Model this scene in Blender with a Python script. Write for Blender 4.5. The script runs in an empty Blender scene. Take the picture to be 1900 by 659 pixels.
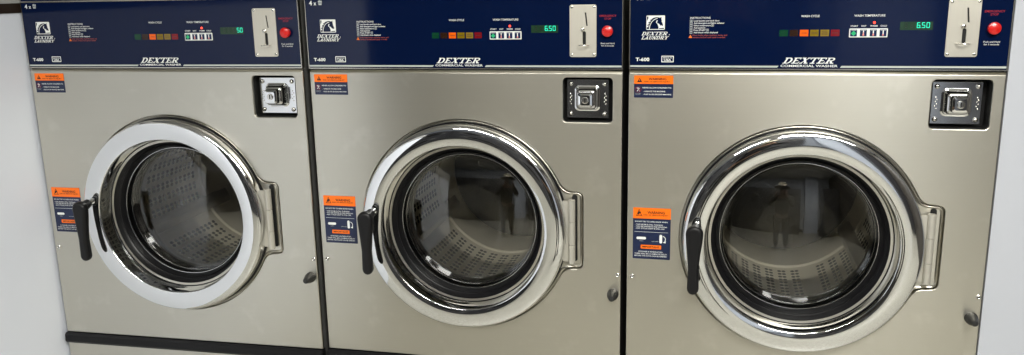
import bpy, math, random
from mathutils import Matrix, Vector
from mathutils.geometry import tessellate_polygon
random.seed(7)
PI = math.pi
sc = bpy.context.scene
col = sc.collection
H0 = 1.32            # height of the top edge of the steel front above the floor

# ------------------------------------------------------------------ materials
MATS = {}
def mat(name, base=(.5, .5, .5), rough=.5, metal=0., **k):
    m = bpy.data.materials.new(name); m.use_nodes = True
    b = m.node_tree.nodes['Principled BSDF']
    b.inputs['Base Color'].default_value = (*base, 1)
    b.inputs['Roughness'].default_value = rough
    b.inputs['Metallic'].default_value = metal
    if 'emit' in k:
        b.inputs['Emission Color'].default_value = (*k['emit'], 1)
        b.inputs['Emission Strength'].default_value = k.get('es', 1)
    if 'coat' in k:
        b.inputs['Coat Weight'].default_value = k['coat']; b.inputs['Coat Roughness'].default_value = .03
    if 'ior' in k: b.inputs['IOR'].default_value = k['ior']
    MATS[name] = m
    return m
def nd(m, t, **k):
    n = m.node_tree.nodes.new(t)
    for a, v in k.items():
        if a.startswith('i_'): n.inputs[int(a[2:])].default_value = v
        else: setattr(n, a, v)
    return n
def lk(m, a, b): m.node_tree.links.new(a, b)
def bsdf(m): return m.node_tree.nodes['Principled BSDF']
def ramp(m, src, stops):
    r = nd(m, 'ShaderNodeValToRGB')
    while len(r.color_ramp.elements) < len(stops): r.color_ramp.elements.new(.5)
    for e, (p, c) in zip(r.color_ramp.elements, stops):
        e.position = p; e.color = (*c, 1) if len(c) == 3 else c
    lk(m, src, r.inputs[0]); return r
def coords(m, scale=(1, 1, 1), kind='Object'):
    t = nd(m, 'ShaderNodeTexCoord'); mp = nd(m, 'ShaderNodeMapping'); mp.inputs['Scale'].default_value = scale
    lk(m, t.outputs[kind], mp.inputs['Vector']); return mp.outputs[0]
def noise(m, vec, scale, detail=4, rough=.5):
    n = nd(m, 'ShaderNodeTexNoise'); n.inputs['Scale'].default_value = scale
    n.inputs['Detail'].default_value = detail; n.inputs['Roughness'].default_value = rough
    lk(m, vec, n.inputs['Vector']); return n
def mrange(m, src, a, b, c, d):
    n = nd(m, 'ShaderNodeMapRange'); 
    for i, v in zip((1, 2, 3, 4), (a, b, c, d)): n.inputs[i].default_value = v
    lk(m, src, n.inputs[0]); return n.outputs[0]
def bump(m, src, strength, dist):
    b = nd(m, 'ShaderNodeBump'); b.inputs['Strength'].default_value = strength; b.inputs['Distance'].default_value = dist
    lk(m, src, b.inputs['Height']); lk(m, b.outputs[0], bsdf(m).inputs['Normal']); return b

def steel(name, base, rough, streak=(3, 3, 900), dr=.05, mott=.05, aniso=0.):
    m = mat(name, base, rough, 1.0)
    v = coords(m, streak); n = noise(m, v, 1.0, 5)          # fine horizontal brushing
    oi = nd(m, 'ShaderNodeObjectInfo'); v2 = coords(m); va = nd(m, 'ShaderNodeVectorMath', operation='MULTIPLY_ADD')
    va.inputs[1].default_value = (1, 1, 1); lk(m, v2, va.inputs[0]); cx_ = nd(m, 'ShaderNodeCombineXYZ'); ml = nd(m, 'ShaderNodeMath', operation='MULTIPLY'); ml.inputs[1].default_value = 40
    lk(m, oi.outputs['Random'], ml.inputs[0]); lk(m, ml.outputs[0], cx_.inputs[0]); lk(m, cx_.outputs[0], va.inputs[2])
    n2 = noise(m, va.outputs[0], 2.0, 3, .5)          # wiped patches and hand marks
    a = mrange(m, n2.outputs['Fac'], .2, .8, rough - dr * 1.2, rough + dr * 1.2); a.node.interpolation_type = 'SMOOTHSTEP'
    if not aniso: lk(m, a, bsdf(m).inputs['Roughness'])
    r = ramp(m, n2.outputs['Fac'], [(.2, tuple(c * (1 - mott) for c in base)), (.8, tuple(min(1, c * (1 + mott)) for c in base))]); r.color_ramp.interpolation = 'EASE'
    mx = nd(m, 'ShaderNodeMix', data_type='RGBA'); mx.blend_type = 'MULTIPLY'; mx.inputs[0].default_value = .15
    r2 = ramp(m, n.outputs['Fac'], [(.35, (.86, .86, .86)), (.65, (1, 1, 1))])
    if aniso:
        n3 = noise(m, va.outputs[0], 11.0, 3, .6); sm_ = ramp(m, n3.outputs['Fac'], [(.56, (1, 1, 1)), (.70, (1.07, 1.07, 1.08)), (.9, (1.09, 1.09, 1.09))]); sm_.color_ramp.interpolation = 'EASE'
        m3 = nd(m, 'ShaderNodeMix', data_type='RGBA'); m3.blend_type = 'MULTIPLY'; m3.inputs[0].default_value = 1
        lk(m, r.outputs[0], m3.inputs[6]); lk(m, sm_.outputs[0], m3.inputs[7]); r = m3; rr_ = m3.outputs[2]
    else: rr_ = r.outputs[0]
    lk(m, rr_, mx.inputs[6]); lk(m, r2.outputs[0], mx.inputs[7]); lk(m, mx.outputs[2], bsdf(m).inputs['Base Color'])
    if aniso:                    # brushed along x: reflections smear up and down
        bsdf(m).inputs['Anisotropic'].default_value = aniso; bsdf(m).inputs['Anisotropic Rotation'].default_value = .25
        tn = nd(m, 'ShaderNodeTangent', direction_type='RADIAL', axis='Z'); lk(m, tn.outputs[0], bsdf(m).inputs['Tangent'])
    return m
steel('front_steel', (.635, .612, .54), .29, aniso=.78)
steel('hinge_steel', (.60, .58, .52), .36, streak=(200, 200, 4)); MATS['hinge_steel'].node_tree.nodes['Principled BSDF'].inputs['Metallic'].default_value = .55
steel('plate_steel', (.72, .69, .61), .42, streak=(300, 300, 6), dr=.03); MATS['plate_steel'].node_tree.nodes['Principled BSDF'].inputs['Metallic'].default_value = .75
steel('lock_steel', (.78, .79, .80), .14, dr=.04, mott=.03)
chrome = mat('chrome', (.86, .87, .88), .035, 1.0)
n = noise(chrome, coords(chrome), 14, 3); lk(chrome, mrange(chrome, n.outputs['Fac'], .35, .7, .02, .07), bsdf(chrome).inputs['Roughness'])
mat('screw_steel', (.70, .69, .66), .2, 1.0)
blue = mat('navy_panel', (.0016, .0065, .034), .07, 0, ior=1.37)
n = noise(blue, coords(blue), 6, 6, .7)
lk(blue, mrange(blue, n.outputs['Fac'], .3, .75, .05, .11), bsdf(blue).inputs['Roughness'])
mat('print_white', (.80, .82, .80), .4)
mat('print_grey', (.50, .54, .54), .4)
mat('print_stripe', (.46, .50, .47), .4)
mat('print_orange', (.90, .20, .01), .4)
mat('print_salmon', (.42, .075, .04), .4)
mat('print_red', (.30, .008, .02), .4)
mat('trim', (.62, .60, .54), .25, 1.0)
mat('sticker_orange', (.95, .17, .003), .35)
mat('sticker_navy', (.008, .016, .055), .3)
mat('rubber', (.006, .006, .007), .35, ior=1.4)
mat('black_plastic', (.006, .006, .007), .42, ior=1.38)
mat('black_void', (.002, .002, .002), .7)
mat('dark_gap', (.004, .004, .004), .6)
mat('kick_black', (.005, .005, .006), .35, ior=1.35)
mat('cabinet_grey', (.16, .16, .155), .45, .4)
mat('knob_grey', (.018, .0185, .0185), .45)
mat('button_red', (.58, .010, .008), .28, 0, coat=.5)
mat('cyc_green', (.001, .045, .018), .2)
mat('cyc_brown', (.022, .007, .002), .2)
mat('cyc_orange', (.78, .115, .003), .2)
mat('cyc_yellow', (.19, .125, .003), .2)
mat('cyc_ochre', (.22, .145, .018), .2)
mat('cyc_red', (.17, .005, .010), .2)
mat('ink', (.022, .005, .004), .4)
mat('button_navy', (.006, .018, .07), .2)
mat('diamond_green', (.02, .42, .16), .3)
mat('thermo_pink', (.72, .25, .22), .3)
mat('lcd_green', (.014, .042, .022), .2)
mat('digit_green', (0, .3, .2), .4, emit=(.02, 1, .62), es=1.0)
mat('digit_off', (.006, .018, .009), .3)
mat('led_red', (.6, 0, 0), .4, emit=(1, .06, .03), es=3.0)

# glass: clear sheet, mirror-like only as far as its fresnel makes it
def glass(name, tint, ior, rough=.0):
    m = bpy.data.materials.new(name); m.use_nodes = True; nt = m.node_tree; nt.nodes.clear()
    out = nd(m, 'ShaderNodeOutputMaterial'); mix = nd(m, 'ShaderNodeMixShader'); tr = nd(m, 'ShaderNodeBsdfTransparent')
    gl = nd(m, 'ShaderNodeBsdfGlossy'); fr = nd(m, 'ShaderNodeFresnel'); fr.inputs['IOR'].default_value = ior
    tr.inputs[0].default_value = (*tint, 1); gl.inputs['Roughness'].default_value = rough
    lk(m, fr.outputs[0], mix.inputs[0]); lk(m, tr.outputs[0], mix.inputs[1]); lk(m, gl.outputs[0], mix.inputs[2])
    lk(m, mix.outputs[0], out.inputs[0]); MATS[name] = m
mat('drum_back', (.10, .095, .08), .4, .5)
glass('door_glass', (.99, .98, .95), 1.9)
glass('bowl_glass', (1, 1, .98), 1.45)

# drum steel with punched holes laid out on the (arc length, depth) UV map
dm = mat('drum_steel', (.62, .59, .51), .34, .35)
uvn = nd(dm, 'ShaderNodeTexCoord'); sx = nd(dm, 'ShaderNodeSeparateXYZ'); lk(dm, uvn.outputs['UV'], sx.inputs[0])
def M_(m, op, a, b=None):
    n = nd(m, 'ShaderNodeMath', operation=op)
    for i, v in enumerate((a, b)):
        if v is None: continue
        if isinstance(v, (int, float)): n.inputs[i].default_value = v
        else: lk(m, v, n.inputs[i])
    return n.outputs[0]
U, V = sx.outputs[0], sx.outputs[1]
fu = M_(dm, 'FRACT', M_(dm, 'DIVIDE', U, .033)); fv = M_(dm, 'FRACT', M_(dm, 'DIVIDE', V, .022))
def hole(c):
    a = M_(dm, 'DIVIDE', M_(dm, 'SUBTRACT', fu, c), .15); b = M_(dm, 'DIVIDE', M_(dm, 'SUBTRACT', fv, .5), .31)
    return M_(dm, 'LESS_THAN', M_(dm, 'ADD', M_(dm, 'MULTIPLY', a, a), M_(dm, 'MULTIPLY', b, b)), 1.0)
h = M_(dm, 'MAXIMUM', hole(.20), hole(.53))
band = M_(dm, 'MULTIPLY', M_(dm, 'GREATER_THAN', V, .176), M_(dm, 'LESS_THAN', V, .418))
skip = M_(dm, 'LESS_THAN', M_(dm, 'FRACT', M_(dm, 'DIVIDE', M_(dm, 'FLOOR', M_(dm, 'DIVIDE', U, .033)), 8.0)), .93 * .93)
h = M_(dm, 'MULTIPLY', M_(dm, 'MULTIPLY', h, band), skip)
mx = nd(dm, 'ShaderNodeMix', data_type='RGBA'); lk(dm, h, mx.inputs[0])
mx.inputs[6].default_value = (.94, .90, .79, 1); mx.inputs[7].default_value = (.004, .004, .004, 1)
lk(dm, mx.outputs[2], bsdf(dm).inputs['Base Color']); lk(dm, M_(dm, 'MULTIPLY', M_(dm, 'SUBTRACT', 1.0, h), .22), bsdf(dm).inputs['Metallic'])

# ------------------------------------------------------------------ mesh builder
class MB:
    def __init__(s): s.v = []; s.f = []; s.m = []; s.sm = []; s.mats = []; s.uv = {}
    def mi(s, m):
        if m not in s.mats: s.mats.append(m)
        return s.mats.index(m)
    def add(s, vs, fs, m, smooth=False, uvs=None):
        o = len(s.v); s.v += [tuple(p) for p in vs]; k = s.mi(m)
        for f in fs:
            if uvs is not None: s.uv[len(s.f)] = [uvs[i] for i in f[1]] if isinstance(f[0], (list, tuple)) else [uvs[i] for i in f]
            s.f.append([o + i for i in f]); s.m.append(k); s.sm.append(smooth)
    def box(s, x0, x1, y0, y1, z0, z1, m):
        vs = [(x, y, z) for x in (x0, x1) for y in (y0, y1) for z in (z0, z1)]
        s.add(vs, [(0, 1, 3, 2), (4, 6, 7, 5), (0, 4, 5, 1), (2, 3, 7, 6), (0, 2, 6, 4), (1, 5, 7, 3)], m)
    def loft(s, loops, m, smooth=True, cap0=False, cap1=False, closed=True):
        n = len(loops[0]); vs = [p for l in loops for p in l]; fs = []
        for i in range(len(loops) - 1):
            for j in range(n if closed else n - 1):
                k = (j + 1) % n
                fs.append((i * n + j, i * n + k, (i + 1) * n + k, (i + 1) * n + j))
        s.add(vs, fs, m, smooth)
        if cap0: s.add(loops[0], [tuple(range(n))], m)
        if cap1: s.add(loops[-1], [tuple(range(n))[::-1]], m)
    def lathe(s, cx, cz, prof, m, segs=48, smooth=True):       # axis along y
        ls = [[(cx + r * math.cos(2 * PI * i / segs), y, cz + r * math.sin(2 * PI * i / segs)) for i in range(segs)] for r, y in prof]
        s.loft(ls, m, smooth)
    def tube(s, pts, rad, m, segs=12, caps=True):
        if not isinstance(rad, (list, tuple)): rad = [rad] * len(pts)
        pts = [Vector(p) for p in pts]; ls = []
        for i, p in enumerate(pts):
            d = (pts[min(i + 1, len(pts) - 1)] - pts[max(i - 1, 0)]).normalized()
            a = Vector((0, 0, 1)) if abs(d.z) < .9 else Vector((1, 0, 0))
            u = d.cross(a).normalized(); w = d.cross(u)
            ls.append([tuple(p + rad[i] * (math.cos(t) * u + math.sin(t) * w)) for t in [2 * PI * k / segs for k in range(segs)]])
        s.loft(ls, m, True, caps, caps)
    def curve(s, ob, m, y, smooth=False):
        me = bpy.data.meshes.new_from_object(ob)
        s.add([(v.co.x, y - v.co.z, v.co.y) for v in me.vertices], [tuple(p.vertices) for p in me.polygons], m, smooth)
        bpy.data.meshes.remove(me)
    def plate(s, loops, yf, th, m, bev=0., res=2, smooth=False):
        """flat plate with holes; loops are (x,z) lists, front face at y=yf"""
        cu = bpy.data.curves.new('c', 'CURVE'); cu.dimensions = '2D'; cu.fill_mode = 'BOTH'
        for lp in loops:
            sp = cu.splines.new('POLY'); sp.points.add(len(lp) - 1)
            for p, q in zip(sp.points, lp): p.co = (q[0], q[1], 0, 1)
            sp.use_cyclic_u = True
        cu.extrude = max(0, th / 2 - bev); cu.bevel_depth = bev; cu.bevel_resolution = res
        if bev: cu.offset = -bev
        ob = bpy.data.objects.new('c', cu); s.curve(ob, m, yf + th / 2, smooth)
        bpy.data.objects.remove(ob); bpy.data.curves.remove(cu)
    def flat(s, loops, y, m):
        """printed shape: loops of (x,z), first outer then holes"""
        vv = [[Vector((a, b, 0)) for a, b in lp] for lp in loops]
        tris = tessellate_polygon(vv); fl = [(a, y, b) for lp in loops for a, b in lp]
        fs = []
        for t in tris:
            a, b, c = (fl[i] for i in t)
            nrm = (b[0] - a[0]) * (c[2] - a[2]) - (b[2] - a[2]) * (c[0] - a[0])
            fs.append(tuple(t) if nrm > 0 else tuple(t)[::-1])
        s.add(fl, fs, m)
    def rect(s, x0, x1, z0, z1, y, m): s.flat([[(x0, z0), (x1, z0), (x1, z1), (x0, z1)]], y, m)
    def text(s, t, x0, x1, zb, h, y, m, bold=0., shear=0., fit=True, align='L', res=2):
        """cap height h, baseline zb, stretched to run from x0 to x1"""
        cu = bpy.data.curves.new('t', 'FONT'); cu.body = t; cu.size = h / .73; cu.resolution_u = res
        cu.offset = bold * h; cu.shear = shear; cu.extrude = 0
        ob = bpy.data.objects.new('t', cu); me = bpy.data.meshes.new_from_object(ob)
        xs = [v.co.x for v in me.vertices]
        if xs:
            a, b = min(xs), max(xs); k = (x1 - x0) / (b - a)
            if not fit: k = 1
            o = x0 if align == 'L' else (x0 + x1) / 2 - k * (b - a) / 2
            s.add([(o + (v.co.x - a) * k, y, zb + v.co.y) for v in me.vertices], [tuple(p.vertices) for p in me.polygons], m)
        bpy.data.objects.remove(ob); bpy.data.curves.remove(cu); bpy.data.meshes.remove(me)
    def build(s, name, parent=None, zoff=0., sharp=None):
        me = bpy.data.meshes.new(name)
        me.from_pydata([(x, y, z + zoff) for x, y, z in s.v], [], s.f)
        for k in s.mats: me.materials.append(MATS[k])
        for p, mi, sm in zip(me.polygons, s.m, s.sm): p.material_index = mi; p.use_smooth = sm
        if s.uv:
            ul = me.uv_layers.new(name='UVMap')
            for p in me.polygons:
                if p.index in s.uv:
                    for li, q in zip(p.loop_indices, s.uv[p.index]): ul.data[li].uv = q
        if sharp: me.set_sharp_from_angle(angle=math.radians(sharp))
        me.validate(); me.update()
        o = bpy.data.objects.new(name, me); col.objects.link(o); o.parent = parent
        return o
def rrect(x0, x1, z0, z1, r, n=5):
    P = []
    for cx, cz, a in ((x1 - r, z0 + r, -PI / 2), (x1 - r, z1 - r, 0), (x0 + r, z1 - r, PI / 2), (x0 + r, z0 + r, PI)):
        P += [(cx + r * math.cos(a + PI / 2 * i / n), cz + r * math.sin(a + PI / 2 * i / n)) for i in range(n + 1)]
    return P
def circle(cx, cz, r, n=32): return [(cx + r * math.cos(2 * PI * i / n), cz + r * math.sin(2 * PI * i / n)) for i in range(n)]

# slanted slab-serif capitals drawn as strokes in a unit-high box
SER = .13
def glyph(ch):
    """list of polygons (x,z) in 0..1 height, and the advance width"""
    q = []
    def st(x, w=.2): q.append([(x, .0), (x + w, .0), (x + w, 1), (x, 1)])
    def hb(x0, x1, z, t=SER): q.append([(x0, z), (x1, z), (x1, z + t), (x0, z + t)])
    def arc(cx, cz, rx, rz, wx, wz, a0, a1, n=12):
        out = [(cx + rx * math.cos(a0 + (a1 - a0) * i / n), cz + rz * math.sin(a0 + (a1 - a0) * i / n)) for i in range(n + 1)]
        inn = [(cx + (rx - wx) * math.cos(a0 + (a1 - a0) * i / n), cz + (rz - wz) * math.sin(a0 + (a1 - a0) * i / n)) for i in range(n + 1)]
        for i in range(n): q.append([out[i], out[i + 1], inn[i + 1], inn[i]])
    if ch == 'D': st(.12); hb(0, .55, 0); hb(0, .55, 1 - SER); arc(.5, .5, .42, .5, .22, SER, -PI / 2, PI / 2); w = 1.0
    elif ch == 'E': st(.12); hb(0, .8, 0); hb(0, .8, 1 - SER); hb(.3, .6, .44); q.append([(.7, .1), (.8, .1), (.84, .34), (.76, .34)]); q.append([(.7, .7), (.78, .7), (.8, .9), (.7, .9)]); w = .9
    elif ch == 'X': q.append([(.62, 0), (.88, 0), (.34, 1), (.08, 1)]); q.append([(.08, 0), (.2, 0), (.86, 1), (.74, 1)]); hb(0, .32, 0); hb(.52, .95, 0); hb(0, .44, 1 - SER); hb(.62, .98, 1 - SER); w = 1.02
    elif ch == 'T': st(.36); hb(.2, .72, 0); hb(0, .92, 1 - SER); q.append([(0, .68), (.08, .68), (.12, .9), (0, .9)]); q.append([(.84, .68), (.92, .68), (.92, .9), (.8, .9)]); w = .96
    elif ch == 'R': st(.12); hb(0, .42, 0); hb(0, .55, 1 - SER); hb(.3, .55, .42, .12); arc(.5, .71, .38, .29, .2, .12, -PI / 2, PI / 2); q.append([(.62, 0), (.9, 0), (.62, .48), (.4, .48)]); hb(.7, .98, 0); w = 1.0
    elif ch == 'L': st(.12); hb(0, .74, 0); hb(0, .46, 1 - SER); q.append([(.64, .1), (.76, .1), (.8, .36), (.72, .36)]); w = .82
    elif ch == 'A': q.append([(.58, 0), (.84, 0), (.6, 1), (.42, 1)]); q.append([(.06, 0), (.18, 0), (.5, 1), (.4, 1)]); hb(.24, .66, .26); hb(-.04, .3, 0); hb(.5, .96, 0); w = .96
    elif ch == 'U': q.append([(.12, .3), (.34, .3), (.34, 1), (.12, 1)]); q.append([(.68, .3), (.8, .3), (.8, 1), (.68, 1)]); arc(.46, .34, .34, .34, .16, .14, PI, 2 * PI); hb(0, .44, 1 - SER); hb(.56, .92, 1 - SER); w = .94
    elif ch == 'N': st(.12, .12); st(.74, .12); q.append([(.62, 0), (.86, 0), (.32, 1), (.08, 1)]); hb(0, .36, 0); hb(.6, .98, 1 - SER); w = 1.0
    elif ch == 'Y': q.append([(.4, 0), (.6, 0), (.6, .5), (.4, .5)]); q.append([(.4, .45), (.6, .45), (.3, 1), (.08, 1)]); q.append([(.46, .45), (.58, .45), (.9, 1), (.78, 1)]); hb(.26, .74, 0); hb(0, .4, 1 - SER); hb(.62, .98, 1 - SER); w = .96
    return q, w
def slab_text(mb, t, x0, x1, z0, z1, y, m, slant):
    """x0 = lower left foot, x1 = upper right end"""
    h = z1 - z0; adv = sum(glyph(c)[1] for c in t); kx = (x1 - x0 - slant * h) / adv; x = 0; k = 0
    for c in t:
        q, w = glyph(c)
        for poly in q:
            pts = [(x0 + (x + a) * kx + slant * b * h, z0 + b * h) for a, b in poly]
            mb.flat([pts], y - .000012 * (k % 24), m); k += 1
        x += w

def tag(o, label=None, cat=None, group=None, kind=None):
    for k, v in (('label', label), ('category', cat), ('group', group), ('kind', kind)):
        if v: o[k] = v
    return o
def empty(name, loc, rz=0):
    o = bpy.data.objects.new(name, None); col.objects.link(o); o.location = loc; o.rotation_euler = (0, 0, rz)
    o.empty_display_size = .05; return o
def children(o): return [c for c in bpy.data.objects if c.parent == o]
def copy_tree(o, parent=None):
    kids = children(o); c = o.copy(); col.objects.link(c); c.parent = parent
    for k in kids: copy_tree(k, c)
    return c

# ------------------------------------------------------------------ the washer
CZ = -.3696                      # door centre below the top edge of the front
def bld(mb, name, parent, sharp=None): return mb.build(name, parent, H0, sharp)

def sdf(x, z):                   # pressed outline: circle with the hinge tab
    c = math.hypot(x, z) - .2542
    bx, bz = .2829 - .1, .092
    dx = abs(x - .1) - (bx - .014); dz = abs(z) - (bz - .014)
    b = math.hypot(max(dx, 0), max(dz, 0)) + min(max(dx, dz), 0) - .014
    k = .022; hh = max(k - abs(c - b), 0) / k
    return min(c, b) - hh * hh * k * .25
def outline(level, n=320):
    P = []
    for i in range(n):
        a = 2 * PI * i / n; lo, hi = .1, .4
        for _ in range(30):
            mid = (lo + hi) / 2
            if sdf(mid * math.cos(a), mid * math.sin(a)) < level: lo = mid
            else: hi = mid
        P.append((lo * math.cos(a), CZ + lo * math.sin(a)))
    return P

def make_washer():
    R0 = empty('washing_machine', (0, 0, 0))
    # cabinet sides, top and plinth
    mb = MB()
    mb.box(-.366, .366, .012, .72, -1.30, .19, 'cabinet_grey')
    # carve the front so that the door and the lock have room: replace by shell
    mb = MB()
    for x0, x1 in ((-.366, -.361), (.361, .366)): mb.box(x0, x1, .014, .72, -1.30, .19, 'cabinet_grey')
    mb.box(-.361, .361, .014, .72, .185, .19, 'cabinet_grey')
    mb.box(-.361, .361, .715, .72, -1.30, .185, 'cabinet_grey')
    mb.box(-.361, .361, .09, .715, -1.32, -1.30, 'cabinet_grey')
    bld(mb, 'cabinet', R0)
    # lower front below the black strip
    mb = MB(); mb.plate([rrect(-.369, .369, -1.315, -.7395, .004)], -.001, .014, 'front_steel', .0015); bld(mb, 'base_panel', R0, 15)
    mb = MB()
    lp = []
    for x in (-.3705, .3705):
        lp.append([(x, .012, -.7108), (x, -.004, -.7108), (x, -.009, -.716), (x, -.010, -.733), (x, -.006, -.7388), (x, .012, -.7388)])
    mb.loft(lp, 'kick_black', False, True, True); bld(mb, 'kick_strip', R0)
    # steel front with pressed recess and lock opening
    mb = MB()
    mb.plate([rrect(-.369, .369, -.7095, -.0082, .002), outline(0.0), rrect(.2368, .3478, -.118, -.0183, .009)], 0., .010, 'front_steel', .0018, 3)
    mb.loft([[(x, .0012, -.0086), (x, .0002, -.0080), (x, .0010, -.0068), (x, .0042, -.0038), (x, .010, -.0034)] for x in (-.3688, .3688)], 'front_steel', False, closed=False)
    levels = [(.0, .0010), (-.0003, .0014), (-.0006, .0040), (-.0008, .0150), (-.0026, .0150), (-.0029, .0050), (-.0034, .0036), (-.0042, .0032), (-.0060, .0040), (-.0078, .0060)]
    N = 320
    mb.loft([[(a, y, b) for a, b in outline(l)] for l, y in levels] + [[(.185 * math.cos(2 * PI * i / N), .0080, CZ + .185 * math.sin(2 * PI * i / N)) for i in range(N)]], 'front_steel', True)
    bld(mb, 'front_panel', R0, 28)
    # hinge slot: dark opening in the recess floor (thin block standing 1 mm proud of it)
    mb = MB(); mb.plate([rrect(.256, .2685, -.444, -.286, .005)], .0050, .0006, 'black_void'); bld(mb, 'hinge_slot', R0)
    # door -----------------------------------------------------------------
    mb = MB()
    # nearly flat crowned face, small roll on the inside, larger roll on the outside
    tilt = [(.1967, -80), (.1972, -62), (.1980, -40), (.1990, -19), (.2000, -13), (.2360, 13), (.2385, 22), (.2410, 36), (.2430, 52), (.2445, 68), (.2454, 82)]
    def tl(r):
        for (a, p), (b, q) in zip(tilt, tilt[1:]):
            if a <= r <= b: return math.radians(p + (q - p) * (r - a) / (b - a))
        return 0
    rs = [.1967 + .0033 * k / 14 for k in range(15)] + [.2000 + .0360 * k / 26 for k in range(1, 27)] + [.2360 + .0094 * k / 22 for k in range(1, 23)]
    ys = [0.]
    for r0_, r1_ in zip(rs, rs[1:]): ys.append(ys[-1] + math.tan(tl((r0_ + r1_) / 2)) * (r1_ - r0_))
    mn = min(ys); face = [(r, y - mn - .0345) for r, y in zip(rs, ys)]
    prof = [(.2440, .0094), (.2452, .003), (.2456, -.006)] + face[::-1] + [(.1964, -.024), (.1960, -.008), (.1950, .000), (.1925, .006), (.1905, .010), (.188, .012)]
    mb.lathe(0, CZ, prof, 'chrome', 200)
    mb.lathe(0, CZ, [(.2480, .0070), (.2478, .0020), (.2468, .0005), (.2452, .0010)], 'rubber', 200)
    door = bld(mb, 'door', R0, 50)
    mb = MB()
    mb.lathe(0, CZ, [(.1915, .006), (.190, .009), (.187, .010), (.1845, .008), (.182, .012), (.179, .019), (.1765, .021), (.1745, .019), (.172, .023), (.1700, .030), (.1680, .034), (.1660, .046), (.1640, .052), (.1595, .061)], 'rubber', 160)
    bld(mb, 'gasket', door, 50)
    mb = MB()
    Rc = .50; r0 = .1640; yb = .030
    dome = [(r0 * math.sin(PI / 2 * k / 16), 0) for k in range(17)]
    cy = yb + math.sqrt(Rc * Rc - r0 * r0)
    dome = [(max(r, .0004), cy - math.sqrt(Rc * Rc - r * r)) for r, _ in dome]
    mb.lathe(0, CZ, dome[::-1], 'door_glass', 120)
    bld(mb, 'glass', door)
    mb = MB()
    for rr0, yy0, tr0 in ((.1662, .0345, .0017), (.1622, .0500, .0013)):
        mb.lathe(0, CZ, [(rr0 + tr0 * math.cos(a), yy0 - tr0 * math.sin(a)) for a in [2 * PI * k / 14 for k in range(15)]], 'chrome', 160)
    bld(mb, 'glass_rim', door, 50)
    mb = MB()
    mb.lathe(0, CZ, [(.158, .055), (.156, .075), (.150, .095), (.135, .112), (.10, .126), (.05, .134), (.0005, .136)], 'bowl_glass', 96)
    bld(mb, 'glass_bowl', door)
    # handle: stub on the ring, black lever hanging from it
    mb = MB()
    mb.tube([(-.2135, -.030, CZ + .037), (-.2150, -.046, CZ + .035)], [.0085, .0075], 'chrome', 20)
    mb.tube([(-.2150, -.045, CZ + .035), (-.2165, -.058, CZ + .031), (-.2172, -.070, CZ + .029)], [.0105, .0125, .0120], 'black_plastic', 20)
    gx = -.2185; gz = CZ + .027
    g = []
    for k in range(13): a = PI * k / 12; g.append((gx + .0185 * math.cos(a), gz + .0185 * math.sin(a)))
    g += [(gx - .0172, gz - .018), (gx - .0145, gz - .045), (gx - .0118, gz - .078), (gx - .0124, gz - .105)]
    for k in range(9): a = PI + PI * k / 8; g.append((gx - .0003 + .0125 * math.cos(a), gz - .122 + .0135 * math.sin(a)))
    g += [(gx + .0118, gz - .105), (gx + .0104, gz - .078), (gx + .0135, gz - .045), (gx + .0172, gz - .018)]
    mb.plate([g], -.083, .021, 'black_plastic', .0075, 4, True)
    bld(mb, 'handle', door, 40)
    # hinge
    mb = MB()
    zt, zb_ = -.2945, -.4465; L = zt - zb_
    for a, b in ((0, .34), (.345, .70), (.705, 1)):
        z1, z0 = zt - a * L, zt - b * L
        mb.tube([(.2575, -.0075, z0), (.2575, -.0075, z0 + .0008), (.2575, -.0075, z1 - .0008), (.2575, -.0075, z1)], [.0070, .0078, .0078, .0070], 'hinge_steel', 24)
    mb.box(.236, .2565, -.0045, -.0015, zb_ + .004, zt - .004, 'hinge_steel')
    bld(mb, 'hinge', R0, 40)
    # drum -------------------------------------------------------------------
    mb = MB(); Rd = .206; N = 128
    prof = [(.162, .105), (.166, .098), (.172, .097), (Rd - .008, .100), (Rd, .108), (Rd, .436), (Rd - .005, .441), (Rd - .005, .449), (Rd, .454), (Rd, .61)]
    vs, uvs, fs = [], [], []
    for r, y in prof:
        for i in range(N + 1):
            a = 2 * PI * i / N; vs.append((r * math.cos(a), y, CZ + r * math.sin(a))); uvs.append((Rd * a, y))
    for j in range(len(prof) - 1):
        for i in range(N): fs.append((j * (N + 1) + i, j * (N + 1) + i + 1, (j + 1) * (N + 1) + i + 1, (j + 1) * (N + 1) + i))
    mb.add(vs, fs, 'drum_steel', True, uvs)
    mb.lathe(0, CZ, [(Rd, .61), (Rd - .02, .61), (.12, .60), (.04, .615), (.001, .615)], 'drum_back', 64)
    for a0 in (205, 325, 85):                     # three baffles on the drum wall
        a0 = math.radians(a0); lp = []
        for y, hgt in ((.115, .004), (.135, .026), (.50, .030), (.56, .004)):
            ring = []
            for da, hh in ((-.11, 0), (-.06, .8), (0, 1), (.06, .8), (.11, 0)):
                r = Rd + .001 - hgt * hh; ring.append((r * math.cos(a0 + da), y, CZ + r * math.sin(a0 + da)))
            lp.append(ring)
        mb.loft(lp, 'hinge_steel', True, closed=False)
    bld(mb, 'drum', R0, 40)
    mb = MB(); mb.lathe(0, CZ, [(.1650, .048), (.178, .060), (.182, .094), (.172, .0955)], 'rubber', 96); bld(mb, 'door_seal', R0, 40)
    # coin box lock ----------------------------------------------------------
    mb = MB()
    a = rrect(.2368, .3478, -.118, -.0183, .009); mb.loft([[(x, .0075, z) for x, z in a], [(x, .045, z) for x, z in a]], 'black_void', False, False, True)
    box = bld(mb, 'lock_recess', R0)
    mb = MB(); mb.plate([rrect(.243, .336, -.111, -.0253, .002)], .024, .003, 'lock_steel', .0006)
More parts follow.
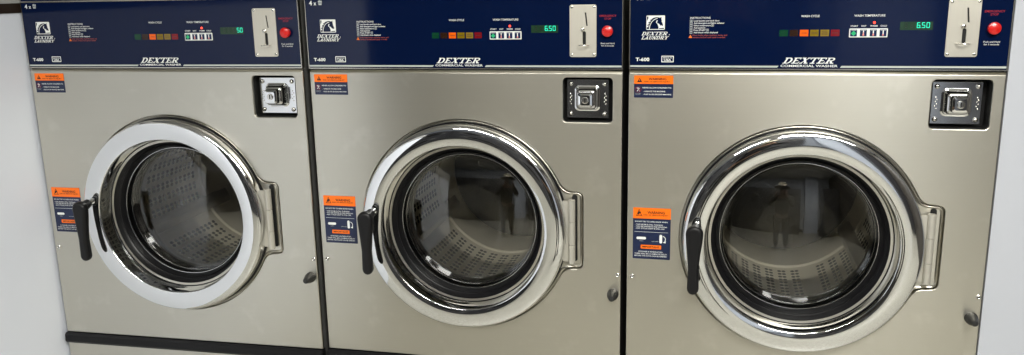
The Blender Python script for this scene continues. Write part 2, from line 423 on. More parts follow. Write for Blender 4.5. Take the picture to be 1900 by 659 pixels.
    for sxn in (-1, 1):
        for i, (dx, dz) in enumerate(((0, .011), (.0025, .006), (-.001, .002), (.002, -.003), (-.0015, -.007), (.0015, -.012))):
            mb.lathe(.2895 + sxn * .0385 + dx, -.068 + dz, [(.0015, .0242), (.0011, .0230), (.0001, .0226)], 'screw_steel', 8)
    pl = bld(mb, 'lock_plate', R0, 15)
    mb = MB(); lx, lz = .2888, -.0668
    for hs, r, y in ():
        pass
    sec = [(.0285, .010, .0238), (.0280, .010, .0215), (.0255, .009, .0205), (.0240, .008, .0150), (.0215, .0075, .0060), (.0190, .007, .0020), (.0175, .006, .0015), (.0165, .0055, -.0110), (.0150, .005, -.0140), (.0110, .004, -.0150)]
    mb.loft([[(x, y, z) for x, z in rrect(lx - s_, lx + s_, lz - s_, lz + s_, r)] for s_, r, y in sec], 'chrome', True, False, True)
    lockb = bld(mb, 'lock', pl, 40)
    mb = MB(); mb.lathe(lx, lz, [(.0078, -.0148), (.0076, -.0166), (.0060, -.0170), (.0001, -.0168)], 'screw_steel', 24); mb.rect(lx - .0012, lx + .0012, lz - .0050, lz + .0050, -.0173, 'black_void'); bld(mb, 'keyhole', lockb, 40)
    for x, z in ((.2515, -.0345), (.3275, -.0345), (.2515, -.1020), (.3275, -.1020)):
        mb = MB(); mb.lathe(x, z, [(.0052, .0242), (.0050, .0222), (.0036, .0205), (.0018, .0198), (.0001, .0196)], 'screw_steel', 20)
        mb.box(x - .0028, x + .0028, .0194, .0198, z - .0005, z + .0005, 'black_void'); bld(mb, 'screw', pl, 40)
    # small screws beside the edges, door stop knob
    for x in (-.3568, .3619):
        mb = MB(); z = -.4703; mb.lathe(x, z, [(.0052, .0002), (.0050, -.0012), (.0036, -.0022), (.0030, -.0016), (.0001, -.0012)], 'screw_steel', 20)
        mb.rect(x - .0016, x + .0016, z - .0004, z + .0004, -.0024, 'black_void'); mb.rect(x - .0004, x + .0004, z - .0016, z + .0016, -.00245, 'black_void')
        bld(mb, 'screw', R0, 40)
    mb = MB(); kx, kz = .3515, -.5175
    mb.lathe(kx, kz, [(.0130, .0002), (.0132, -.004), (.0122, -.012), (.0100, -.020), (.0078, -.027), (.0072, -.031), (.0058, -.0335), (.0001, -.0345)], 'knob_grey', 28)
    bld(mb, 'knob', R0, 40)
    # control panel ----------------------------------------------------------
    mb = MB()
    mb.plate([rrect(-.3672, .3672, .0020, .1602, .002)], -.0006, .012, 'navy_panel', .0006)
    mb.box(-.3655, .3655, .004, .016, -.0033, .0004, 'black_void')
    # metal trim round the panel
    mb.box(-.369, .369, -.0014, .012, -.0006, .0018, 'trim')
    mb.box(-.369, -.3674, -.0014, .012, .0018, .1640, 'trim'); mb.box(.3674, .369, -.0014, .012, .0018, .1640, 'trim')
    mb.box(-.3674, .3674, -.0014, .012, .1604, .1640, 'trim')
    mb.box(-.3674, .3674, -.0004, .012, .1640, .2000, 'navy_panel')
    Y = -.0008
    mb.flat([[(-.3668, .0044), (-.0630, .0044), (-.0598, .0081), (-.3668, .0081)]], Y, 'print_stripe')
    mb.flat([[(.0600, .0044), (.3668, .0044), (.3668, .0083), (.0632, .0083)]], Y, 'print_stripe')
    slab_text(mb, 'DEXTER', -.0532, .0540, .0127, .0249, Y, 'print_white', .62)
    mb.text('COMMERCIAL WASHER', -.0562, .0555, .0057, .0047, Y, 'print_white', .02)
    mb.text('4', -.3575, -.3500, .1462, .0100, Y, 'print_white', .05)
    mb.text('x', -.3460, -.3395, .1462, .0088, Y, 'print_white', .04)
    bk = -.3300                                          # basket icon
    mb.flat([[(bk - .0048, .1545), (bk - .0036, .1462), (bk + .0036, .1462), (bk + .0048, .1545), (bk + .0038, .1565), (bk + .001, .1552), (bk, .1575), (bk - .0022, .156), (bk - .0040, .1565)]], Y, 'print_grey')
    for i in range(4): mb.rect(bk - .0032 + i * .0019, bk - .0024 + i * .0019, .1488, .1535, Y - .0002, 'navy_panel')
    # horse badge
    hx0, hx1, hz0, hz1 = -.3331, -.2944, .0834, .1132
    def hp(px, py): return (hx0 + (px - 175) / (560 - 175) * (hx1 - hx0), hz1 - (py - 98) / (400 - 98) * (hz1 - hz0))
    mb.flat([rrect(hx0, hx1, hz0, hz1, .0018)], Y, 'print_white')
    def H(pts, m='navy_panel', k=1): mb.flat([[hp(*p) for p in pts]], Y - .00025 * k, m)
    H([(214, 385), (214, 362), (219, 318), (231, 276), (252, 230), (281, 188), (313, 160), (348, 141), (385, 134), (420, 136), (448, 145), (470, 140), (488, 124), (486, 160), (490, 195), (500, 215), (488, 222), (500, 240), (512, 270), (522, 300), (515, 318), (500, 322), (488, 300), (470, 320), (462, 300), (440, 275), (415, 262), (400, 258), (402, 275), (415, 300), (428, 340), (430, 385)])
    H([(231, 385), (232, 360), (240, 318), (258, 273), (286, 226), (320, 190), (358, 166), (405, 154), (410, 165), (370, 176), (325, 202), (290, 240), (262, 290), (250, 340), (248, 385)], 'print_white', 2)
    H([(380, 262), (376, 235), (386, 210), (402, 198), (412, 208), (402, 222), (398, 245), (402, 262)], 'print_white', 2)
    H([(182, 385), (182, 352), (215, 335), (212, 352), (222, 345), (220, 385)])
    H([(190, 322), (205, 285), (232, 275), (218, 295), (228, 298), (208, 318), (190, 322)])
    H([(212, 262), (225, 235), (252, 222), (240, 245), (248, 246), (232, 262)])
    H([(243, 208), (262, 185), (288, 172), (276, 190), (285, 192), (262, 206)])
    H([(285, 170), (318, 150), (352, 140), (380, 135), (350, 148), (318, 166), (298, 176)])
    H([(186, 215), (186, 120), (215, 118), (213, 160)])
    H([(440, 385), (440, 368), (545, 362), (540, 385)])
    slab_text(mb, 'DEXTER', -.3435, -.2862, .0716, .0790, Y, 'print_white', .5)
    slab_text(mb, 'LAUNDRY', -.3440, -.2852, .0631, .0697, Y, 'print_white', .5)
    mb.flat([circle(-.2845, .0728, .0009, 10)], Y, 'print_white')
    mb.text('T-600', -.3548, -.3256, .0172, .0074, Y, 'print_white', .04)
    mb.flat([rrect(-.3002, -.2744, .0148, .0284, .001), rrect(-.2986, -.2760, .0164, .0268, .0006)[::-1]], Y, 'print_white')
    mb.text('MADE IN', -.2962, -.2784, .0229, .0026, Y, 'print_white', .02)
    mb.text('USA', -.2950, -.2796, .0176, .0042, Y, 'print_white', .05)
    mb.text('INSTRUCTIONS', -.2421, -.2005, .1054, .0040, Y, 'print_white', .01)
    rows = [('1', 'Load laundry and latch door', -.1820), ('2', 'Add detergent and fabric softener', -.1722), ('3', 'Select temperature', -.2000), ('4', 'Add payment', -.2105), ('5', 'Press START', -.2100), ('6', 'Add bleach when displayed', -.1850)]
    for i, (nn, t, xe) in enumerate(rows):
        z = .0996 - i * .00485
        mb.flat([rrect(-.2424, -.2372, z - .0006, z + .0040, .0004), rrect(-.2418, -.2378, z, z + .0034, .0003)[::-1]], Y, 'print_grey')
        mb.text(nn, -.2405, -.2391, z + .0004, .0026, Y, 'print_grey')
        mb.text(t, -.2345, xe, z + .0003, .0031, Y, 'print_white', .02)
        if i in (2, 4):
            mb.flat([rrect(xe + .0012, xe + .0064, z - .0006, z + .0044, .0006), rrect(xe + .0018, xe + .0058, z, z + .0038, .0004)[::-1]], Y, 'print_grey')
            mb.rect(xe + .0030, xe + .0046, z + .0008, z + .0030, Y, 'print_grey')
    mb.flat([[(-.2445, .0660), (-.2372, .0660), (-.2408, .0728)]], Y, 'print_orange'); mb.rect(-.2412, -.2405, .0672, .0706, Y - .0002, 'ink')
    mb.text('Door locks when machine starts, and', -.2362, -.1660, .0700, .0031, Y, 'print_salmon')
    mb.text('remains locked until cycle is ended', -.2362, -.1700, .0656, .0031, Y, 'print_salmon')
    mb.text('WASH CYCLE', -.0207, .0149, .1068, .0044, Y, 'print_white', .01)
    mb.text('WASH TEMPERATURE', .0809, .1391, .1068, .0044, Y, 'print_white', .01)
    for t, x, w in (('START', .0822, .0142), ('HOT', .1003, .0090), ('WARM', .1190, .0136), ('COLD', .1375, .0122)):
        mb.text(t, x - w / 2, x + w / 2, .0868, .0032, Y, 'print_white', .02)
    mb.text('EMERGENCY', .3185, .3545, .1128, .0042, Y, 'print_red', .02); mb.text('STOP', .3290, .3435, .1068, .0042, Y, 'print_red', .02)
    mb.text('Push and Hold', .3215, .3508, .0545, .0034, Y, 'print_white'); mb.text('for 3 seconds', .3225, .3495, .0495, .0034, Y, 'print_white')
    cp = bld(mb, 'control_panel', R0, 15)
    # cycle lamps
    names = ['', '', 'WASH', 'RINSE', 'FINAL', 'DONE']
    for i, (m_, t) in enumerate(zip(('cyc_green', 'cyc_brown', 'cyc_orange', 'cyc_yellow', 'cyc_ochre', 'cyc_red'), names)):
        x = -.0615 + i * .01995; mb = MB(); mb.plate([rrect(x, x + .0166, .0684, .0814, .0004)], -.0010, .0008, m_)
        if t: mb.text(t, x + .0030, x + .0136, .0738 if t != 'FINAL' else .0756, .0024, -.0012, 'ink', .02)
        if t == 'FINAL': mb.text('RINSE', x + .0030, x + .0136, .0716, .0024, -.0012, 'ink', .02)
        bld(mb, 'cycle_lamp', cp)
    mb = MB(); mb.plate([rrect(.0732, .1458, .0656, .0834, .0015)], -.0012, .0010, 'print_white', .0003)
    bp = bld(mb, 'button_panel', cp, 15)
    for i, x in enumerate((.0816, .1000, .1186, .1370)):
        mb = MB(); mb.plate([rrect(x - .0064, x + .0064, .0678, .0812, .0006)], -.0024, .0014, 'button_navy', .0004)
        mb.rect(x - .0050, x + .0050, .0794, .0802, -.0026, 'print_grey')
        if i == 0:
            mb.flat([[(x, .0686), (x + .0052, .0738), (x, .0790), (x - .0052, .0738)]], -.0026, 'diamond_green')
        else:
            zt = (.0760, .0740, .0722)[i - 1]
            mb.flat([rrect(x - .0010, x + .0010, .0715, .0798, .0008)], -.0026, 'print_white')
            mb.rect(x - .00075, x + .00075, .0712, zt, -.0028, 'thermo_pink'); mb.flat([circle(x, .0706, .0018, 14)], -.0027, 'thermo_pink')
        bld(mb, 'button', cp, 15)
    mb = MB(); mb.plate([rrect(.1676, .2278, .0796, .0960, .0004)], -.0010, .0008, 'lcd_green'); disp = bld(mb, 'display', cp)
    mb = MB(); mb.lathe(.1196, .0948, [(.0025, -.0006), (.0022, -.0018), (.0012, -.0028), (.0001, -.0030)], 'led_red', 14); bld(mb, 'indicator_lamp', cp)
    # coin acceptor
    mb = MB()
    up = [(.2866, .1222), (.2896, .1222), (.2928, .0938), (.2898, .0938)]
    lo_ = rrect(.2818, .2890, .0530, .0822, .0034)
    mb.plate([rrect(.2533, .3120, .0267, .1390, .0045), up[::-1], lo_[::-1]], -.0026, .0024, 'plate_steel', .0005)
    mb.rect(.270, .300, .045, .13, -.0007, 'black_void')
    cpn = bld(mb, 'coin_plate', R0, 15)
    for x, z in ((.2585, .1340), (.3070, .1340), (.2580, .0322), (.3065, .0322)):
        mb = MB(); mb.lathe(x, z, [(.0030, -.0024), (.0029, -.0036), (.0018, -.0044), (.0001, -.0045)], 'screw_steel', 16)
        mb.rect(x - .0020, x + .0020, z - .0004, z + .0004, -.0047, 'black_void'); bld(mb, 'screw', cpn, 40)
    mb = MB(); mb.lathe(.2822, .0868, [(.0048, -.0024), (.0046, -.0058), (.0030, -.0072), (.0001, -.0074)], 'screw_steel', 20); bld(mb, 'bolt', cpn, 40)
    mb = MB()
    pts = [(.2848 + .0125 * math.cos(a), -.0024 - .014 * math.sin(a), .0530) for a in [PI * k / 14 for k in range(15)]]
    mb.tube(pts, .0011, 'screw_steel', 8); mb.box(.2745, .2950, -.0030, -.0020, .0518, .0540, 'screw_steel')
    bld(mb, 'coin_cup', cpn, 40)
    mb = MB(); mb.lathe(.3363, .0825, [(.0100, -.0006), (.0100, -.0060), (.0120, -.0070), (.0122, -.0100), (.0112, -.0125), (.0080, -.0142), (.0001, -.0150)], 'button_red', 36); bld(mb, 'stop_button', R0, 40)
    # stickers
    def sticker(x0, x1, z0, z1, zo, name):
        mb = MB(); mb.plate([rrect(x0, x1, z0, z1, .0016)], -.0004, .0003, 'sticker_navy')
        mb.flat([[p for p in rrect(x0, x1, z0, z1, .0016) if p[1] > (z0 + z1) / 2] + [(x0, zo), (x1, zo)]], -.0006, 'sticker_orange')
        return mb
    x0, x1, z1, z0 = -.3577, -.2740, -.0138, -.0618
    mb = sticker(x0, x1, z0, z1, -.0318, 'warning_label')
    def q(px, py): return (x0 + (px - 150) / 682 * (x1 - x0), z1 + (py - 106) / 388 * (z0 - z1))
    y = -.0008
    mb.flat([[q(203, 222), q(293, 222), q(248, 142)]], y, 'ink'); mb.flat([[q(243, 205), q(253, 205), q(253, 165), q(243, 165)]], y - .0001, 'sticker_orange')
    def T(t, xa, xb, yb, ha, m, b=.0):
        a = q(xa, yb); c = q(xb, yb); mb.text(t, a[0], c[0], a[1], ha, y, m, b)
    T('WARNING', 405, 712, 186, .0053, 'ink', .03); T('RISK OF SERIOUS INJURY', 332, 775, 224, .0027, 'ink', .02)
    T('NEVER ALLOW CHILDREN TO:', 300, 802, 330, .0030, 'print_white', .02)
    T('- OPERATE THE MACHINE', 312, 695, 394, .0029, 'print_white', .02); T('- PLAY IN OR AROUND MACHINE', 312, 800, 446, .0029, 'print_white', .02)
    T('CHILDREN', 172, 272, 424, .0014, 'print_grey'); T('PLAYING', 182, 262, 444, .0014, 'print_grey')
    cc = q(222, 350); mb.flat([circle(*cc, .0066, 28), circle(*cc, .0060, 28)[::-1]], y, 'print_red')
    for s_ in ([(200, 380), (212, 385), (232, 352), (222, 345)], [(222, 352), (232, 345), (258, 378), (248, 388)], [(190, 325), (196, 318), (240, 345), (232, 356)], [(228, 350), (222, 340), (246, 322), (252, 330)], [(212, 328), (212, 312), (228, 312), (228, 328)]):
        mb.flat([[q(*p) for p in s_]], y - .0001, 'print_white')
    mb.flat([[q(182, 322), q(188, 316), q(262, 378), q(256, 384)]], y - .0002, 'print_red')
    bld(mb, 'warning_label', R0)
    x0, x1, z1, z0 = -.3560, -.2727, -.3083, -.4277
    mb = sticker(x0, x1, z0, z1, -.3333, 'warning_label')
    def q(px, py): return (x0 + (px - 76) / 352 * (x1 - x0), z1 + (py - 72 - (px - 76) * .058) / 480 * (z0 - z1))
    def T(t, xa, xb, yb, ha, m, b=.0):
        a = q(xa, yb + (xb + xa) / 2 * .058 - 4.4 - (0)); c = q(xb, yb); z = z1 + (yb - 72) / 480 * (z0 - z1)
        mb.text(t, a[0], c[0], z, ha, y, m, b)
    T('WARNING', 210, 372, 126, .0062, 'ink', .03); T('RISK OF SERIOUS INJURY', 174, 406, 143, .0026, 'ink', .02)
    mb.flat([[q(105, 150), q(160, 153), q(132, 88)], [q(112, 146), q(152, 149), q(132, 98)][::-1]], y, 'ink')
    mb.flat([[q(118, 130), q(128, 110), q(146, 114), q(150, 124), q(138, 128), q(130, 142), q(122, 140)]], y - .0001, 'ink'); T('MOVING', 100, 168, 150, .0015, 'ink')
    T('DO NOT TRY TO OPEN DOOR WHEN:', 95, 402, 206, .0030, 'print_white', .02)
    T('- THE DRUM IS STILL TURNING', 95, 356, 234, .0030, 'print_white', .01); T('- YOU SEE WATER IN THE WINDOW', 95, 396, 252, .0030, 'print_white', .01); T('- ANY CYCLE LIGHT IS STILL ON', 95, 370, 270, .0030, 'print_white', .01)
    zl = z1 + (298 - 72) / 480 * (z0 - z1); mb.rect(q(92, 0)[0], q(406, 0)[0], zl, zl + .0006, y, 'print_white')
    zc = z1 + (356 - 72) / 480 * (z0 - z1); mb.flat([rrect(q(110, 0)[0], q(200, 0)[0], zc - .0030, zc + .0030, .0028)], y, 'print_white'); T('OPEN', 136, 174, 386, .0018, 'print_grey')
    mb.flat([rrect(q(326, 0)[0], q(352, 0)[0], zc - .0105, zc + .0095, .0028)], y, 'print_white'); T('LATCHED', 254, 318, 386, .0020, 'print_grey')
    ax, az = q(358, 0)[0], zc; A = [(ax + .0065 * math.sin(t), az - .001 + .0075 * math.cos(t)) for t in [PI * k / 12 for k in range(10)]]; Bq = [(ax + .0050 * math.sin(t), az - .001 + .0060 * math.cos(t)) for t in [PI * k / 12 for k in range(10)]]
    mb.flat([A + Bq[::-1]], y, 'print_white'); mb.flat([[(ax + .0002, az - .0082), (ax + .0068, az - .0048), (ax + .0060, az - .0100)]], y - .0001, 'print_white')
    zi = z1 + (438 - 72) / 480 * (z0 - z1); mb.flat([rrect(q(152, 0)[0], q(344, 0)[0], zi - .0042, zi + .0048, .001)], y, 'sticker_orange')
    mb.text('IMPORTANT', q(165, 0)[0], q(330, 0)[0], zi - .0016, .0042, y - .0002, 'ink', .03)
    T('IF POWER IS INTERRUPTED:', 132, 360, 488, .0030, 'print_white', .01); T('THERE WILL BE A 2-3 MINUTE DELAY', 94, 400, 508, .0030, 'print_white', .01); T('BEFORE THE DOOR CAN BE OPENED', 94, 398, 528, .0030, 'print_white', .01)
    bld(mb, 'warning_label', R0)
    return R0

SEG = {'0': 'abcdef', '5': 'acdfg', '6': 'acdefg'}
def digits(mb, txt, xs, m, z0=.0838, h=.0108, w=.0062):
    t = .0012; zz = z0 + h / 2; g_ = .0002
    for ch, x in zip(txt, xs):
        if ch == '.': mb.rect(x - .0005, x + .0007, z0, z0 + .0013, -.0014, m); continue
        D = {'a': (x + t * .6, x + w - t * .6, z0 + h - t, z0 + h), 'd': (x + t * .6, x + w - t * .6, z0, z0 + t), 'g': (x + t * .6, x + w - t * .6, zz - t / 2, zz + t / 2),
             'f': (x, x + t, zz + g_, z0 + h - t * .3), 'b': (x + w - t, x + w, zz + g_, z0 + h - t * .3), 'e': (x, x + t, z0 + t * .3, zz - g_), 'c': (x + w - t, x + w, z0 + t * .3, zz - g_)}
        for k, s_ in enumerate(SEG.get(ch, 'abcdefg')):
            a, b, c, d = D[s_]; mb.rect(a, b, c, d, -.0014 - .00002 * k, m)
def add_digits(washer, txt):
    cpn = [c for c in children(washer) if c.name.startswith('control_panel')][0]
    dsp = [c for c in children(cpn) if c.name.startswith('display')][0]
    mb = MB()
    if txt == '6.50':
        digits(mb, '6.50', (.1985, .2060, .2076, .2160), 'digit_green'); digits(mb, '88', (.1765, .1870), 'digit_off', w=.0045)
    else:
        digits(mb, '50', (.2110, .2190), 'digit_green'); digits(mb, '888', (.1765, .1870, .2000), 'digit_off', w=.0045)
    # display is already a sub-part level: put the figures into the display's own mesh
    me = dsp.data.copy(); dsp.data = me
    base = [tuple(v.co) for v in me.vertices]; fcs = [tuple(p.vertices) for p in me.polygons]; mi = [p.material_index for p in me.polygons]
    n0 = len(base); mats = [MATS['lcd_green']] + [MATS[k] for k in mb.mats]
    nm = bpy.data.meshes.new('display'); nm.from_pydata(base + [(x, y, z + H0) for x, y, z in mb.v], [], fcs + [tuple(n0 + i for i in f) for f in mb.f])
    for m_ in mats: nm.materials.append(m_)
    for p, k in zip(nm.polygons, [0] * len(fcs) + [k + 1 for k in mb.m]): p.material_index = k
    dsp.data = nm

MACH = [((-.750 + .0022053, -.0240754, .0023476), .0238422), ((0, 0, 0), 0), ((.750 + .0021094, -.0097378, .0014430), -.0136029)]
w2 = make_washer()
w1 = copy_tree(w2); w3 = copy_tree(w2)
WL = ['stainless steel front-load washer at the left end, beside the white side wall, display showing 50',
      'stainless steel front-load washer in the middle, between the two others, display showing 6.50',
      'stainless steel front-load washer at the right end, next to the pale wall on the right']
for w, (loc, rz), lab, t in zip((w1, w2, w3), MACH, WL, ('50', '6.50', '6.50')):
    w.location = loc; w.rotation_euler = (0, 0, rz)
    tag(w, lab, 'washing machine', 'row of coin-operated washing machines')
    add_digits(w, t)

# ------------------------------------------------------------------ setting
wallr = mat('wall_pale', (.47, .49, .54), .5)
wn = noise(wallr, coords(wallr), 160, 2); bump(wallr, wn.outputs['Fac'], .05, .001)
wallm = mat('wall_white', (.74, .77, .84), .5)
n = noise(wallm, coords(wallm), 3, 4); r = ramp(wallm, n.outputs['Fac'], [(.3, (.76, .80, .89)), (.7, (.79, .83, .92))]); lk(wallm, r.outputs[0], bsdf(wallm).inputs['Base Color'])
wn = noise(wallm, coords(wallm), 160, 2); bump(wallm, wn.outputs['Fac'], .05, .001)
mat('wall_trim_brown', (.020, .011, .007), .4)
mat('ledge_grey', (.38, .38, .38), .4)
mat('far_wall', (.50, .54, .62), .6)
mat('far_dark', (.05, .045, .04), .5)
fl = mat('floor_vinyl', (.40, .385, .33), .35)
fn = noise(fl, coords(fl), 45, 6, .8); r = ramp(fl, fn.outputs['Fac'], [(.38, (.20, .193, .165)), (.5, (.36, .35, .305)), (.62, (.52, .505, .445))]); lk(fl, r.outputs[0], bsdf(fl).inputs['Base Color'])
mat('ceiling_white', (.72, .71, .68), .8)
mat('lamp_on', (.9, .9, .9), .5, emit=(1, .98, .91), es=50)
mat('window_on', (.9, .9, .9), .5, emit=(.78, .88, 1), es=7)

mb = MB(); mb.add([(-6, -7, 0), (6, -7, 0), (6, 1.4, 0), (-6, 1.4, 0)], [(0, 1, 2, 3)], 'floor_vinyl'); tag(mb.build('floor'), kind='structure')
# partition on the left, running out towards the viewer
mb = MB(); XL = -1.128
mb.box(XL - .12, XL, -2.2, .3, 0, H0 + .1385, 'wall_white'); mb.box(XL - .121, XL + .003, -2.2, .3, H0 + .1387, H0 + .1620, 'wall_trim_brown'); mb.box(XL - .14, XL + .006, -2.2, .3, H0 + .1622, H0 + .30, 'ledge_grey')
tag(mb.build('side_wall'), 'white side wall with dark brown strip along its top, left of the washers', 'wall')
mb = MB(); XR = 1.1232
mb.box(XR, XR + .9, -.016, .3, 0, 2.75, 'wall_pale')
tag(mb.build('side_wall'), 'plain pale wall to the right of the washers', 'wall')
mb = MB(); mb.box(XL, XR, .80, .9, 0, 2.75, 'far_dark'); tag(mb.build('back_wall'), kind='structure')

# camera -----------------------------------------------------------------
cd = bpy.data.cameras.new('camera'); co = bpy.data.objects.new('camera', cd); col.objects.link(co); sc.camera = co
r0_, r1_, r2_ = (0.9746950558, 0.2227288321, -0.0190109321), (0.0312995519, -0.2201884799, -0.9749550613), (-0.2213365904, 0.9496888441, -0.2215879353)
co.matrix_world = Matrix(((r0_[0], -r1_[0], -r2_[0], .5522473), (r0_[1], -r1_[1], -r2_[1], -1.8645717), (r0_[2], -r1_[2], -r2_[2], H0 + .1862499), (0, 0, 0, 1)))
cd.lens = 1583.33 / 1900 * 36
cd.sensor_fit = 'HORIZONTAL'; cd.sensor_width = 36; cd.clip_start = .02; cd.clip_end = 100

# the room the chrome and glass mirror: far wall, ceiling with lamps, dryers
mb = MB(); mb.box(-6, 6, -5.1, -5.0, 0, 2.75, 'far_wall'); mb.box(-6, 6, -4.999, -4.985, 0, .13, 'black_plastic'); tag(mb.build('far_wall'), kind='structure')
mb = MB(); mb.box(-6, 6, -7, 1.4, 2.75, 2.8, 'ceiling_white'); tag(mb.build('ceiling'), kind='structure')
for i, (x, y_) in enumerate(((1.0, -1.7), (-.45, -2.8), (.95, -2.8), (1.55, -2.3))):
    t = empty('ceiling_lamp', (x, y_, 2.70))
    m1 = MB(); m1.box(-.62, .62, -.17, .17, .0, .049, 'wall_white'); m1.build('lamp_frame', t)
    m2 = MB(); m2.box(-.58, .58, -.13, .13, -.004, -.001, 'lamp_on'); m2.build('diffuser', t)
    tag(t, 'long white ceiling lamp above the row of washers' if y_ > -2 else 'long white ceiling lamp further back in the room', 'ceiling lamp', 'ceiling lamps')

# pale pillar and stacked dryers along the far wall, daylight window
mat('pillar_blue', (.55, .60, .70), .5); mat('dryer_front', (.030, .030, .034), .35); mat('dryer_ring', (.075, .075, .075), .35); mat('skin', (.30, .18, .12), .5); mat('shirt_dark', (.012, .011, .012), .8); mat('trousers_dark', (.022, .018, .014), .8)
mat('hat_straw', (.42, .38, .28), .7); mat('shoe_black', (.01, .01, .01), .4)
mb = MB(); mb.box(1.30, 1.92, -5.0, -4.6, 0, 2.75, 'pillar_blue'); tag(mb.build('pillar'), 'pale blue-grey square pillar in front of the far wall', 'pillar')
t = empty('added_dark_cabinet', (1.90, -4.2, 0)); tag(t, 'unseen tall dark cabinet added right of the pale pillar for its dark reflection', 'cabinet')  # unseen cabinet, added so the right washer's edge mirrors something dark
m1 = MB(); m1.box(0, .66, 0, .5, 0, 1.95, 'dryer_front'); m1.build('body', t)
for q_ in (0, 1):
    m1 = MB(); m1.box(.01 + .325 * q_, .325 + .325 * q_, .501, .515, .05, 1.92, 'dryer_front'); m1.build('door', t)
for i, x in enumerate((-3.0, -2.18, -1.36, -.54, .28)):
    t = empty('stacked_dryer', (x, -4.95, 0)); tag(t, 'tall dark stacked dryer by the far wall, seen only as a reflection', 'dryer', 'dryers along the far wall')
    m1 = MB(); m1.box(0, .80, 0, .68, 0, 2.05, 'dryer_front'); m1.build('cabinet', t)
    for cz in (.62, 1.55):
        m2 = MB(); m2.lathe(.4, cz, [(.27, .681), (.27, .70), (.24, .715), (.21, .70), (.205, .682)][::-1], 'dryer_ring', 40); o = m2.build('door', t)
        m3 = MB(); m3.lathe(.4, cz, [(.206, .69), (.15, .70), (.001, .705)][::-1], 'black_plastic', 32); m3.build('glass', o)
# the person taking the picture, mirrored in chrome and glass
def skinned(name, parent, pts, edges, rad, m, root=0, sub=1):
    me = bpy.data.meshes.new(name); me.from_pydata(pts, edges, []); me.materials.append(MATS[m])
    o = bpy.data.objects.new(name, me); col.objects.link(o); o.parent = parent
    o.modifiers.new('s', 'SKIN'); 
    if not me.skin_vertices: me.attributes
    for v, r in zip(me.skin_vertices[0].data, rad): v.radius = (r, r) if not isinstance(r, tuple) else r
    me.skin_vertices[0].data[root].use_root = True
    o.modifiers['s'].use_smooth_shade = True; sb_ = o.modifiers.new('b', 'SUBSURF'); sb_.levels = sub; sb_.render_levels = sub
    return o
P_ = empty('person', (.50, -2.30, 0)); tag(P_, 'person in dark clothes and a straw hat holding up a phone to take the picture', 'person')
pts = [(0, 0, .93), (0, .01, 1.15), (0, .02, 1.33), (0, .03, 1.42), (0, .05, 1.50), (0, .06, 1.60)]; edg = [(0, 1), (1, 2), (2, 3), (3, 4), (4, 5)]; rad = [(.11, .08), (.12, .09), (.15, .10), (.055, .055), (.075, .085), (.065, .075)]
def chain(start, ps, rs):
    k = start
    for p, r in zip(ps, rs): pts.append(p); rad.append(r); edg.append((k, len(pts) - 1)); k = len(pts) - 1
    return k
for sg in (-1, 1):
    chain(0, [(sg * .10, 0, .86), (sg * .11, .01, .50), (sg * .12, -.01, .10), (sg * .13, .12, .05)], [.085, .055, .042, .035])
    hnd = chain(2, [(sg * .19, .02, 1.36), (sg * .27, .08, 1.14), (sg * .115, .31, 1.36), (sg * .098, .345, 1.42)], [.055, .042, .028, .026])
    for f in range(4):
        chain(hnd, [(sg * (.088 - .004 * f), .365, 1.445 - .012 * f + .02), (sg * (.080 - .004 * f), .395 - .004 * f, 1.470 - .016 * f)], [.010, .008])
    chain(hnd, [(sg * .085, .350, 1.445), (sg * .068, .372, 1.470)], [.011, .009])
skinned('body', P_, pts, edg, rad, 'skin')
sh = [(0, 0, .86), (0, .01, 1.15), (0, .02, 1.34), (0, .03, 1.41)]; se = [(0, 1), (1, 2), (2, 3)]; sr = [(.19, .14), (.16, .12), (.17, .12), (.07, .07)]
for sg in (-1, 1):
    k = len(sh); sh += [(sg * .19, .02, 1.36), (sg * .27, .08, 1.14), (sg * .125, .30, 1.34)]; se += [(2, k), (k, k + 1), (k + 1, k + 2)]; sr += [.075, .062, .045]
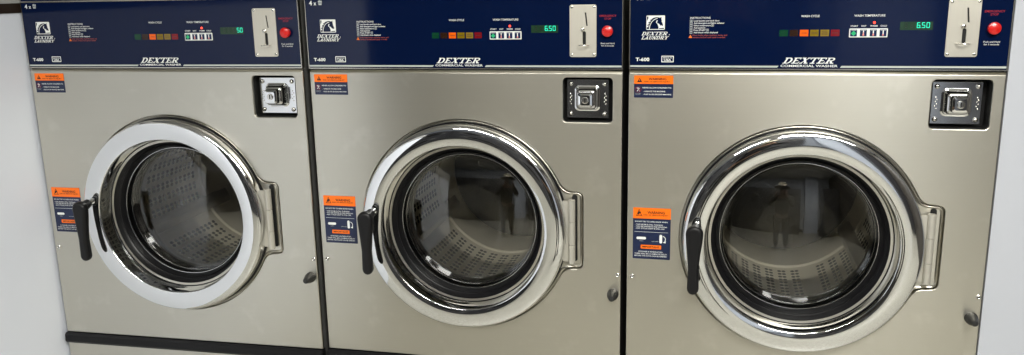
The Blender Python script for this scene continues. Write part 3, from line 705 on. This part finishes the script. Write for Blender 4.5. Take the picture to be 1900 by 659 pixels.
skinned('shirt', P_, sh, se, sr, 'shirt_dark')
tr = [(0, 0, .95)]; te = []; tr_r = [(.175, .13)]
for sg in (-1, 1):
    k = len(tr); tr += [(sg * .10, 0, .84), (sg * .11, .01, .50), (sg * .12, -.01, .10)]; te += [(0, k), (k, k + 1), (k + 1, k + 2)]; tr_r += [.105, .075, .065]
skinned('trousers', P_, tr, te, tr_r, 'trousers_dark')
m1 = MB(); m1.loft([[(r * math.cos(a), .06 + r * 1.05 * math.sin(a), z) for a in [2 * PI * k / 32 for k in range(32)]] for r, z in ((.19, 1.600), (.185, 1.606), (.10, 1.625), (.095, 1.69), (.07, 1.72), (.001, 1.725))], 'hat_straw'); m1.build('hat', P_)
for sg in (-1, 1):
    m1 = MB(); m1.loft([[(sg * .125 + a * .05, .03 + b * .14, z) for a, b in circle(0, 0, s_, 16)] for s_, z in ((.9, 0), (1, .02), (.95, .05), (.6, .09), (.4, .12))], 'shoe_black', True, True, True); m1.build('shoe', P_)
m1 = MB(); m1.box(-.075, .075, -.004, .004, -.037, .037, 'black_plastic'); ph = m1.build('phone'); ph.location = (.5522 + .010, -1.8646 - .045, H0 + .1862 + .01); ph.rotation_euler = (-.22, 0, .23)
tag(ph, 'black phone held up sideways by the person in the straw hat', 'phone')
mb = MB(); mb.box(2.6, 2.7, -5.0, .3, 0, 2.75, 'far_dark'); tag(mb.build('end_wall'), kind='structure')
mb = MB(); mb.box(-4.1, -4.0, -5.0, .3, 0, 2.75, 'far_wall'); tag(mb.build('end_wall'), kind='structure')

w = bpy.data.worlds.new('World'); sc.world = w; w.use_nodes = True
w.node_tree.nodes['Background'].inputs[0].default_value = (.80, .86, 1, 1); w.node_tree.nodes['Background'].inputs[1].default_value = .2
sc.view_settings.view_transform = 'Standard'; sc.view_settings.look = 'None'; sc.view_settings.exposure = 0; sc.view_settings.gamma = 1
sc.cycles.max_bounces = 10; sc.cycles.transparent_max_bounces = 12; sc.cycles.glossy_bounces = 6
sc.cycles.sample_clamp_indirect = 6
